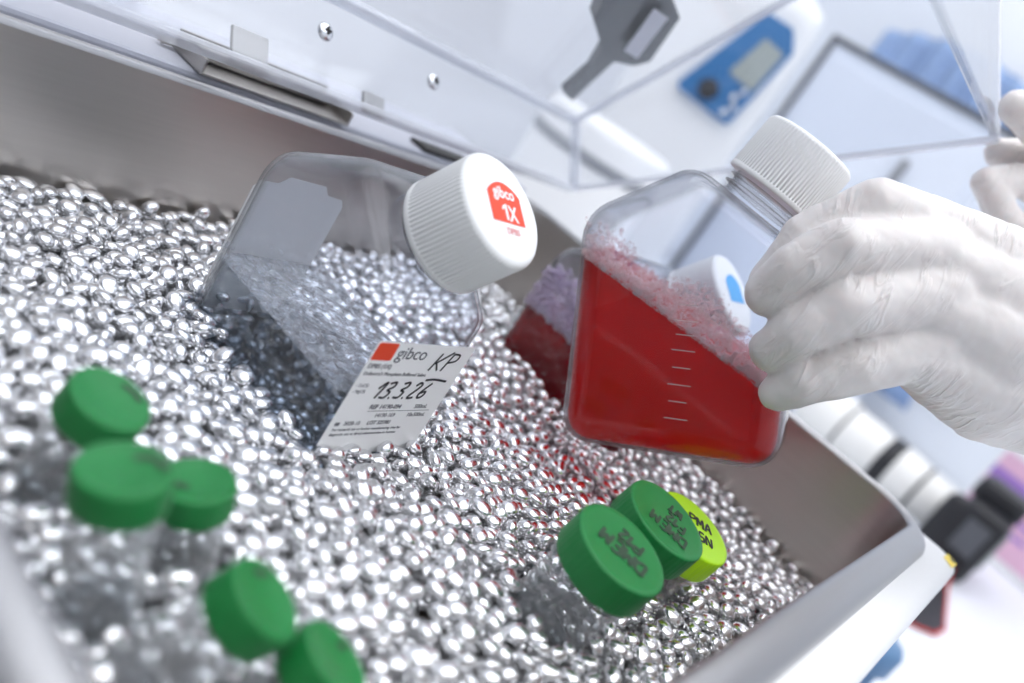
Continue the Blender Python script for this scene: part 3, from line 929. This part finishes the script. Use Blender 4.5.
def near_clear(x, y):
    """distance to the nearest see-through wall (0 inside its footprint)"""
    d = 1e9
    for c, hx, hy in BOXES:
        d = min(d, math.hypot(max(abs(x - c[0]) - hx, 0), max(abs(y - c[1]) - hy, 0)))
    return d


def bed_bottom(x, y):
    d = near_clear(x, y)
    if d < 0.5: return -196.0
    if d < 15: return -190.0
    z = bed_level(x, y) - 13.0
    for b, a, rr, L in TUBES:
        s = (-155 - b.z) / a.z
        if math.hypot(x - b.x - a.x * s, y - b.y - a.y * s) < rr + 14: z = min(z, bed_level(x, y) - 34)
    return z


def bed_top(x, y):
    return -184.5 if near_clear(x, y) < 0.5 else bed_level(x, y)


BOXES = [(POS_A, BT / 2, BW / 2), (POS_B, BT / 2, BW / 2)]
TC = [(b, a, r) for b, a, r, L in TUBES]


def blocked(x, y, z, r):
    if x < TX0 + r or x > TX1 - r or y < TY0 + r or y > TY1 - r: return True
    for (cx_, sx_) in ((TX0, 1), (TX1, -1)):
        for (cy_, sy_) in ((TY0, 1), (TY1, -1)):
            dx = (x - (cx_ + sx_ * TR)) * sx_; dy = (y - (cy_ + sy_ * TR)) * sy_
            if dx < 0 and dy < 0 and dx * dx + dy * dy > (TR - r) ** 2: return True
    for c, hx, hy in BOXES:
        if z + r < -181.5: continue
        dx = max(abs(x - c[0]) - hx + 8, 0); dy = max(abs(y - c[1]) - hy + 8, 0)
        if dx * dx + dy * dy < (8 + r * 0.8) ** 2: return True
    for b, a, rr in TC:
        s = (z - b.z) / a.z
        qx = b.x + a.x * s; qy = b.y + a.y * s
        if (x - qx) ** 2 + (y - qy) ** 2 < (rr + r * 0.8) ** 2: return True
    return False


CELL = 8.0
grid = {}
beads = []


def rest(x, y, r):
    gx, gy = int(x // CELL), int(y // CELL)
    z = bed_bottom(x, y)
    for i in (gx - 1, gx, gx + 1):
        for j in (gy - 1, gy, gy + 1):
            for (bx_, by_, bz_, br_) in grid.get((i, j), ()):
                s = (r + br_) * 0.90
                d2 = (x - bx_) ** 2 + (y - by_) ** 2
                if d2 < s * s:
                    zz = bz_ + math.sqrt(s * s - d2) * 0.66
                    if zz > z: z = zz
    return z


prng = random.Random(3)
fails = 0
while len(beads) < 16000 and fails < 3000:
    r = prng.uniform(2.9, 4.0)
    best = None
    for _ in range(5):
        x = prng.uniform(TX0 + 2.6, TX1 - 2.6); y = prng.uniform(TY0 + 2.6, TY1 - 2.6)
        z = rest(x, y, r)
        top = bed_top(x, y)
        if z > top or blocked(x, y, z, r): continue
        if best is None or z < best[2]: best = (x, y, z, top)
    if best is None:
        fails += 1; continue
    x, y, z, _ = best
    # small slide towards the lowest spot
    for _ in range(4):
        nx, ny = x + prng.uniform(-1.6, 1.6), y + prng.uniform(-1.6, 1.6)
        nz = rest(nx, ny, r)
        if nz < z and not blocked(nx, ny, nz, r): x, y, z = nx, ny, nz
    beads.append((x, y, z, r))
    grid.setdefault((int(x // CELL), int(y // CELL)), []).append((x, y, z, r))
print('beads', len(beads))
BE = np.array(beads)

# shape variants of a bead: a flattened drop with dents
def bead_variant(k, sub):
    V, F = ico(sub)
    g = np.random.RandomState(50 + k)
    W = V.copy()
    for _ in range(5):
        d = g.randn(3); d /= np.linalg.norm(d)
        amp = g.uniform(-0.16, 0.14)
        W *= (1 + amp * np.clip(V @ d, 0, 1)[:, None] ** 2)
    W[:, 0] *= g.uniform(1.04, 1.26); W[:, 1] *= g.uniform(0.86, 1.02); W[:, 2] *= g.uniform(0.60, 0.74)
    return W


NVAR = 8
VAR2 = np.array([bead_variant(k, 2) for k in range(NVAR)])


def rand_rot(n, tilt=0.55):
    out = np.zeros((n, 3, 3))
    for i in range(n):
        e = Matrix.Rotation(rng.uniform(0, 6.283), 3, 'Z') @ Matrix.Rotation(rng.normal(0, tilt), 3, 'X') @ Matrix.Rotation(rng.uniform(0, 6.283), 3, 'Z')
        out[i] = np.array(e)
    return out


ROT = rand_rot(len(BE))
VID = rng.randint(0, NVAR, len(BE))
# which beads show largest: inside the frame, on the surface, not hidden by the rim
pc = BE[:, :3] @ RW
dep = -pc[:, 2]
uu = 512 + FPX * pc[:, 0] / dep; vv = 341.5 - FPX * pc[:, 1] / dep
vis = (dep > 50) & (uu > 4) & (uu < 1020) & (vv > 4) & (vv < 679)
ztop = np.array([bed_level(x, y) for x, y in BE[:, :2]])
vis &= BE[:, 2] > ztop - 3.0
tl = TX0 / BE[:, 0]; vis &= ~((tl < 1) & (BE[:, 2] * tl < RIMZ + 1.5))
tf = TY0 / BE[:, 1]; vis &= ~((tf < 1) & (BE[:, 2] * tf < RIMZ + 1.5))
# hidden behind a tube cap
for b, a_, rr, L in TUBES:
    top = np.array(b + a_ * (L - 12))
    pt = top @ RW; du = 512 + FPX * pt[0] / -pt[2]; dv = 341.5 - FPX * pt[1] / -pt[2]
    rad_px = (rr * 1.35) * FPX / -pt[2]
    vis &= ~(((uu - du) ** 2 + (vv - dv) ** 2 < rad_px ** 2) & (dep > -pt[2]))
size = np.where(vis, BE[:, 3] / dep, -1)
order = np.argsort(-size)
NIND = 300
ind = order[:NIND]
rest_i = np.setdiff1d(np.arange(len(BE)), ind)


def wpos(a): return np.stack([a[:, 0], a[:, 1], a[:, 2] + ZC], 1) * MM


many('metal_beads', wpos(BE[rest_i]), None, M['bead'], None, 2, 'stuff', ROT[rest_i] * (BE[rest_i, 3] * MM)[:, None, None], VAR2, VID[rest_i])
tag(bpy.data.objects['metal_beads'], 'deep bed of small shiny silver metal beads filling the steel tub', 'beads')
proto = []
for k in range(NVAR):
    o = many('metal_bead', np.zeros((1, 3)), None, M['bead'], None, 3, None, np.eye(3)[None] * 0.0034, np.array([bead_variant(k, 3)]), np.array([0]))
    tag(o, 'small shiny silver metal bead on the near surface of the bead bed', 'bead', 'loose metal beads nearest the camera')
    proto.append(o)
used = set()
for i in ind:
    k = int(VID[i])
    o = proto[k] if k not in used else proto[k].copy()
    if k in used: COL.objects.link(o)
    used.add(k)
    mt = Matrix([list(r_) for r_ in ROT[i]]).to_4x4()
    o.matrix_world = Matrix.Translation(Vector(wpos(BE[i:i + 1])[0])) @ mt @ Matrix.Scale(BE[i, 3] / 3.4, 4)


# ================================================================== gloved hands
def skin_hand(name, chains, label, voxel=1.1):
    m = MB()
    V, F = ico(3)
    for ch in chains:
        pts = [(at(u, v, d), r) for u, v, d, r in ch]
        for (p, r), (q, s) in zip(pts[:-1], pts[1:]):
            L = (q - p).length; n = max(2, int(L / 2.0))
            for k in range(n + 1):
                f = k / n
                c = P(*(p.lerp(q, f))); rr = (r + (s - r) * f) * MM
                m.add([c + Vector(w) * rr for w in V], F.tolist(), 0, True)
    me = bpy.data.meshes.new(name)
    me.from_pydata([tuple(p) for p in m.v], [], m.f)
    o = bpy.data.objects.new(name, me); COL.objects.link(o)
    rm = o.modifiers.new('r', 'REMESH'); rm.mode = 'VOXEL'; rm.voxel_size = voxel * MM; rm.use_smooth_shade = True
    sm = o.modifiers.new('s', 'SMOOTH'); sm.factor = 0.5; sm.iterations = 9
    tx = bpy.data.textures.new('folds', 'CLOUDS'); tx.noise_scale = 0.009; tx.noise_depth = 3
    dm = o.modifiers.new('d', 'DISPLACE'); dm.texture = tx; dm.strength = 0.0015; dm.mid_level = 0.5; dm.texture_coords = 'LOCAL'
    sm2 = o.modifiers.new('s2', 'SMOOTH'); sm2.factor = 0.5; sm2.iterations = 2
    bpy.context.view_layer.update()
    me2 = bpy.data.meshes.new_from_object(o.evaluated_get(bpy.context.evaluated_depsgraph_get()))
    o.modifiers.clear()
    o.data = me2
    bpy.data.meshes.remove(me)
    me2.materials.clear(); me2.materials.append(M['glove'])
    me2.polygons.foreach_set('use_smooth', np.ones(len(me2.polygons), dtype=bool))
    tag(o, label, 'hand')
    return o


skin_hand('gloved_hand', [
    # index, middle, ring, little finger: knuckle -> joints -> tip
    [(940, 232, 318, 11.5), (876, 204, 311, 9.6), (806, 238, 317, 9.2), (771, 284, 322, 8.4)],
    [(938, 252, 310, 12.0), (843, 246, 301, 10.0), (796, 268, 306, 9.4), (768, 294, 314, 8.6)],
    [(940, 292, 309, 13.0), (848, 307, 302, 10.6), (798, 331, 307, 9.2), (771, 350, 315, 8.0)],
    [(930, 343, 313, 13.0), (856, 366, 309, 10.2), (806, 382, 312, 8.5), (778, 393, 318, 7.2)],
    # back of the hand and wrist
    [(925, 224, 317, 11.0), (990, 264, 317, 16), (1075, 330, 335, 21), (1200, 420, 355, 24), (1420, 560, 395, 28)],
    [(920, 252, 309, 11.5), (1000, 300, 315, 18), (1075, 350, 335, 22)],
    [(915, 298, 308, 12), (1000, 340, 315, 19), (1075, 375, 338, 22)],
    [(905, 352, 312, 11.5), (1000, 382, 322, 18), (1075, 405, 342, 21), (1200, 480, 360, 24), (1420, 600, 400, 28)],
    [(925, 370, 324, 11.0), (985, 402, 330, 15.5), (1060, 418, 340, 18)],
    [(1075, 370, 345, 23), (1200, 450, 362, 26), (1420, 580, 400, 30)],
    # thumb behind the bottle
    [(1010, 330, 345, 15), (950, 290, 385, 11), (880, 280, 408, 9.5), (840, 290, 410, 8.5)],
], 'white gloved hand gripping the bottle of bright red liquid')

skin_hand('gloved_hand', [
    [(1110, 190, 425, 12), (1052, 138, 414, 10), (1018, 108, 409, 8.6)],
    [(1100, 190, 436, 11), (1050, 158, 436, 9), (1000, 153, 434, 7.8)],
    [(1075, 205, 430, 10), (1020, 180, 424, 8.5), (988, 183, 421, 8.0), (1004, 218, 424, 8.0), (1030, 250, 428, 10)],
    [(1085, 240, 430, 14), (1040, 235, 430, 13), (1060, 290, 434, 16)],
    [(1110, 190, 430, 14), (1100, 270, 434, 18), (1200, 370, 470, 24)],
], 'white gloved hand holding the raised edge of the clear lid')


# ================================================================== things behind the bath
def stand(u, v, dist):
    return at(u, v, dist)


# white instrument with a blue control panel
fwd = Vector((0.885, 0.46, 0)).normalized(); side = Vector((fwd.y, -fwd.x, 0))
O = Vector((952, 554, 0))
inst = empty('laboratory_instrument', axes(P(952, 554, -ZC), side, fwd, Vector((0, 0, 1))), 'white laboratory instrument with a blue control panel and grey display', 'instrument')
m = MB()
z0, z1 = 0.0, (182 + ZC) * MM
prof2 = [(-0.060, 0.0), (0.106, 0.0), (0.106, 0.30), (-0.060, 0.30)]
rings = [[Vector((x, y, z)) for x, y in round_poly([(p[0] + o1, p[1] + o2) for p, (o1, o2) in zip(prof2, ((i_, i_), (-i_, i_), (-i_, -i_), (i_, -i_)))], [0.02] * 4, 0, 5)] for z, i_ in ((0.0, 0.0), (0.25, 0.0), (z1 - 0.03, 0.0), (z1 - 0.010, 0.006), (z1, 0.022))]
m.loft(rings, True, True)
m.build('casing', M['white'], inst)
m = MB()
zz = ZC * MM
pan = round_poly([(0.000, 0.020 + zz), (0.078, 0.013 + zz), (0.094, 0.118 + zz), (0.078, 0.140 + zz), (0.043, 0.140 + zz)], [0.006] * 5, 0, 4)
pm = axes(Vector((0, -0.004, 0)), Vector((1, 0, 0)), Vector((0, 0, 1)), Vector((0, -1, 0)))
m.poly(pan, -0.004, 0.004, pm)
pnl = m.build('control_panel', M['blue'], inst)
m = MB(); m.poly(round_poly([(0.044, 0.064 + zz), (0.080, 0.060 + zz), (0.086, 0.112 + zz), (0.058, 0.116 + zz)], [0.003] * 4, 0, 3), 0.0045, 0.006, pm)
m.build('display', M['lcd'], pnl)
m = MB(); m.lathe([(0.012, 0), (0.012, 0.008), (0.010, 0.011), (0.0005, 0.011)], pm @ Matrix.Translation((0.036, 0.036 + zz, 0.0045)), 28)
m.build('knob', M['black'], pnl)
for k in range(4):
    m = MB(); m.lathe([(0.004, 0), (0.004, 0.003), (0.003, 0.004), (0.0003, 0.004)], pm @ Matrix.Translation((0.066 + 0.006 * (k % 2), 0.024 + zz + 0.010 * k, 0.0045)), 16)
    m.build('button', M['chrome'] if k % 2 else M['white'], pnl)

# round white vessel to its left
m0 = P(760, 473, -ZC)
can = empty('round_canister', Matrix.Translation(m0), 'round white canister with a grey band behind the lid corner', 'canister')
m = MB(); m.lathe([(0.066, 0), (0.07, 0.004), (0.07, 0.236), (0.066, 0.243), (0.001, 0.246)], None, 48); m.build('vessel', M['white'], can)
m = MB(); m.lathe([(0.0705, 0.206), (0.0712, 0.207), (0.0712, 0.216), (0.0705, 0.217)], None, 48, cap0=False, cap1=False); m.build('band', M['grey'], can)

# tall white cabinet at the right
c0 = Vector((1190, 520, 0))
cab = empty('white_cabinet', Matrix.Translation(P(1450, 424, -ZC)), 'tall pale cabinet with dark corner edges behind the raised lid', 'cabinet')
m = MB(); m.box((0, 0, (206 + ZC) * MM / 2), (0.30, 0.30, (206 + ZC) * MM), bev=0.006); m.build('carcass', M['cabwhite'], cab)
m = MB(); m.box((-0.151, 0, (206 + ZC) * MM / 2), (0.012, 0.27, (206 + ZC) * MM - 0.05), bev=0.003); dr = m.build('door', M['cabwhite'], cab)
m = MB(); m.box((-0.161, -0.05, (70 + ZC) * MM), (0.014, 0.012, 0.08), bev=0.004); m.build('handle', M['grey'], dr)
m = MB()
m.box((-0.149, 0.149, (206 + ZC) * MM / 2), (0.010, 0.010, (206 + ZC) * MM + 0.002), bev=0.002)
m.box((-0.149, 0, (206 + ZC) * MM - 0.004), (0.010, 0.30, 0.010), bev=0.002)
m.build('edge_trim', M['darkgrey'], cab)

# dark lid latch with a pale plate, fixed on the outside of the lid's top panel
LM4 = lid.matrix_world @ TOP; LMI = LM4.inverted()
def on_lid(u, v, z=0.0042):
    o_ = LMI @ P(0, 0, 0); d_ = (LMI @ atp(u, v, 100.0)) - o_
    q_ = o_ + d_ * ((z - o_.z) / d_.z)
    return (q_.x, q_.y)
def orient(pts):
    ar = sum(pts[k][0] * pts[(k + 1) % len(pts)][1] - pts[(k + 1) % len(pts)][0] * pts[k][1] for k in range(len(pts)))
    return pts if ar > 0 else pts[::-1]
m = MB()
m.poly(round_poly(orient([on_lid(*p) for p in ((606, 60), (634, 66), (650, 62), (680, 18), (668, -8), (606, -6), (594, 22))]), [0.003] * 7, 0, 3), 0.0042, 0.0130, TOP)
m.poly(orient([on_lid(*p) for p in ((563, 92), (572, 101), (590, 84), (618, 58), (606, 40), (590, 68))]), 0.0042, 0.0090, TOP)
lat = m.build('lid_latch', M['black'], lid)
m = MB(); m.poly(orient([on_lid(*p, 0.0) for p in ((624, 50), (637, 58), (668, 18), (654, 8))]), -0.0004, 0.0, TOP)
m.build('label_plate', princ('pale_plate', (0.62, 0.64, 0.72), rough=0.4, var=0.05), lat)
m = MB()
c_ = on_lid(571, 96); m.lathe([(0.0026, 0), (0.003, 0.001), (0.003, 0.004), (0.002, 0.005), (0.0002, 0.005)], TOP @ Matrix.Translation((c_[0], c_[1], 0.0090)), 20)
m.build('pivot', M['chrome'], lat)

# pale blue gown hung on the right wall
gx = (RX1 / MM) - 30
def on_right(u, v):
    d_ = at(u, v, 1.0); return d_ * (gx / d_.x)
m = MB()
tl_, br_ = on_right(905, 60), on_right(1010, 190)
rows = []
for i in range(26):
    f = i / 25; row = []
    for k in range(41):
        g = k / 40
        y = tl_.y + 60 - g * (360 + 140 * f); z = tl_.z + 70 - f * 620
        xx = gx - 10 - 26 * (0.5 + 0.5 * math.sin(g * 19 + f * 2.0)) * (0.3 + f) - 12 * math.sin(g * 43 + 1)
        if f < 0.15: z -= 160 * (abs(g - 0.5) ** 2) * (1 - f / 0.15)
        row.append(P(xx, y, z))
    rows.append(row)
nn = 41
front_ = [p for r_ in rows for p in r_]
back_ = [p + Vector((0.006, 0, 0)) for p in front_]
fs = []
for i in range(25):
    for k in range(40):
        fs.append([i * nn + k, i * nn + k + 1, (i + 1) * nn + k + 1, (i + 1) * nn + k])
off = len(front_)
fs2 = [[x + off for x in f[::-1]] for f in fs]
bd = [k for k in range(nn)] + [i * nn + 40 for i in range(1, 26)] + [25 * nn + k for k in range(39, -1, -1)] + [i * nn for i in range(24, 0, -1)]
fs3 = [[bd[i], bd[i] + off, bd[(i + 1) % len(bd)] + off, bd[(i + 1) % len(bd)]] for i in range(len(bd))]
m.add(front_ + back_, fs + fs2 + fs3)
g_ = m.build('hanging_gown', M['gown']); tag(g_, 'pale blue cloth gown hanging on the wall behind the raised lid', 'gown')

# photographer's camera with a white lens lying on the bench
KX, KZ = 1300, -240
cmr = empty('photo_camera', Matrix.Translation(P(KX, 8, -ZC)), 'black camera with a large white lens resting on the bench', 'camera')
lz0 = (KZ + ZC) * MM
L4 = axes(Vector((0, 0.030, lz0)), Vector((1, 0, 0)), Vector((0, 0, -1)), Vector((0, 1, 0)))
m = MB()
m.lathe([(0.033, 0), (0.034, 0.002), (0.034, 0.050), (0.037, 0.054), (0.037, 0.066), (0.039, 0.070), (0.039, 0.126), (0.0405, 0.130), (0.0405, 0.168), (0.045, 0.178), (0.0455, 0.182), (0.0455, 0.232), (0.042, 0.236), (0.041, 0.236), (0.040, 0.215), (0.001, 0.213)], L4, 48)
ln = m.build('white_lens', M['lens'], cmr)
for z, w, r in ((0.047, 0.006, 0.0365), (0.090, 0.022, 0.0400), (0.170, 0.007, 0.0425)):
    m = MB(); m.lathe([(r - 0.002, z), (r + 0.001, z + 0.001), (r + 0.001, z + w - 0.001), (r - 0.002, z + w)], L4, 48, cap0=False, cap1=False)
    m.build('black_ring', M['black'], ln)
m = MB()
m.box((0, -0.004, 0.052), (0.145, 0.060, 0.100), bev=0.012, seg=3)
m.box((-0.055, 0.020, 0.050), (0.034, 0.050, 0.092), bev=0.014, seg=3)
m.box((0.0, -0.002, 0.112), (0.066, 0.066, 0.036), bev=0.012, seg=3)
cb = m.build('camera_body', M['black'], cmr)
m = MB(); m.lathe([(0.010, 0), (0.010, 0.006), (0.008, 0.008), (0.0004, 0.008)], Matrix.Translation((0.052, -0.004, 0.100)), 24); m.build('mode_dial', M['darkgrey'], cb)
m = MB(); m.box((-0.0735, -0.006, 0.060), (0.002, 0.030, 0.045), bev=0.0008); m.build('side_cover', M['darkgrey'], cb)
m = MB(); m.box((0.0, -0.036, 0.055), (0.075, 0.004, 0.055), bev=0.0015); m.build('rear_screen', M['lcd'], cb)
# neck strap: black band with red edges looping on the bench towards the bath
def strap(off, w, mat, name, par):
    m = MB()
    path = [(1236, 10, -274), (1210, 6, -281), (1165, -2, -287), (1115, -12, -290), (1075, -18, -290.5), (1040, -24, -291), (1010, -20, -291), (990, -6, -291), (992, 12, -291), (1015, 22, -291)]
    rings = []
    for i, p in enumerate(path):
        c = Vector(p); t = (Vector(path[min(i + 1, len(path) - 1)]) - Vector(path[max(i - 1, 0)])).normalized()
        b = Vector((0, 0, 1)).cross(t).normalized()
        n_ = t.cross(b)
        a1 = c + b * (off - w / 2); a2 = c + b * (off + w / 2)
        rings.append([P(*(a1)) - P(KX, 8, -ZC), P(*(a2)) - P(KX, 8, -ZC), P(*(a2 + n_ * 2)) - P(KX, 8, -ZC), P(*(a1 + n_ * 2)) - P(KX, 8, -ZC)])
    m.loft(rings, True, True, 0, False)
    return m.build(name, mat, par)
sp = strap(0, 30, M['black'], 'strap', cmr)
strap(-16, 3, M['redtrim'], 'strap_edge', sp); strap(16, 3, M['redtrim'], 'strap_edge', sp)

# pink and white carton standing on the bench
bx_ = empty('carton', Matrix.Translation(P(1560, -50, -ZC)) @ Matrix.Rotation(math.radians(-8), 4, 'Z'), 'white carton with pink and purple print standing on the bench', 'box')
m = MB(); m.box((0, 0, 0.080), (0.11, 0.19, 0.160), bev=0.003); m.build('box_body', M['white'], bx_)
m = MB(); m.box((-0.0555, 0, 0.080), (0.0008, 0.178, 0.136)); lb = m.build('pink_panel', M['pink'], bx_)
m = MB(); m.box((-0.0562, 0, 0.112), (0.0008, 0.178, 0.018)); m.build('purple_stripe', M['purple'], lb)
m = MB(); m.box((-0.0562, 0.03, 0.070), (0.0008, 0.09, 0.007)); m.box((-0.0562, 0.03, 0.050), (0.0008, 0.09, 0.007)); m.build('printed_lines', M['purple'], lb)

# blue capped jar beside the bath
jr = empty('small_jar', Matrix.Translation(P(742, 2, -ZC)), 'small blue lidded jar on the bench past the bath corner', 'jar')
m = MB(); m.lathe([(0.019, 0), (0.021, 0.003), (0.021, 0.020), (0.019, 0.024), (0.018, 0.026)], None, 40); m.build('jar_body', M['bluejar'], jr)
m = MB(); m.lathe([(0.022, 0.024), (0.026, 0.026), (0.026, 0.044), (0.023, 0.049), (0.001, 0.051)], None, 40); m.build('jar_lid', M['bluejar'], jr)

# ================================================================== light and look
w = bpy.data.worlds.new('world'); SC.world = w
w.use_nodes = True
w.node_tree.nodes['Background'].inputs[0].default_value = (0.80, 0.88, 1.0, 1)
w.node_tree.nodes['Background'].inputs[1].default_value = 0.4
SC.view_settings.view_transform = 'Standard'
SC.view_settings.look = 'None'
SC.view_settings.gamma = 1.0
SC.view_settings.use_curve_mapping = False
SC.view_settings.exposure = 0.22
cy = SC.cycles
cy.use_denoising = True
cy.max_bounces = 16
cy.transmission_bounces = 12
cy.glossy_bounces = 6
cy.diffuse_bounces = 4
cy.transparent_max_bounces = 24
cy.sample_clamp_indirect = 6.0
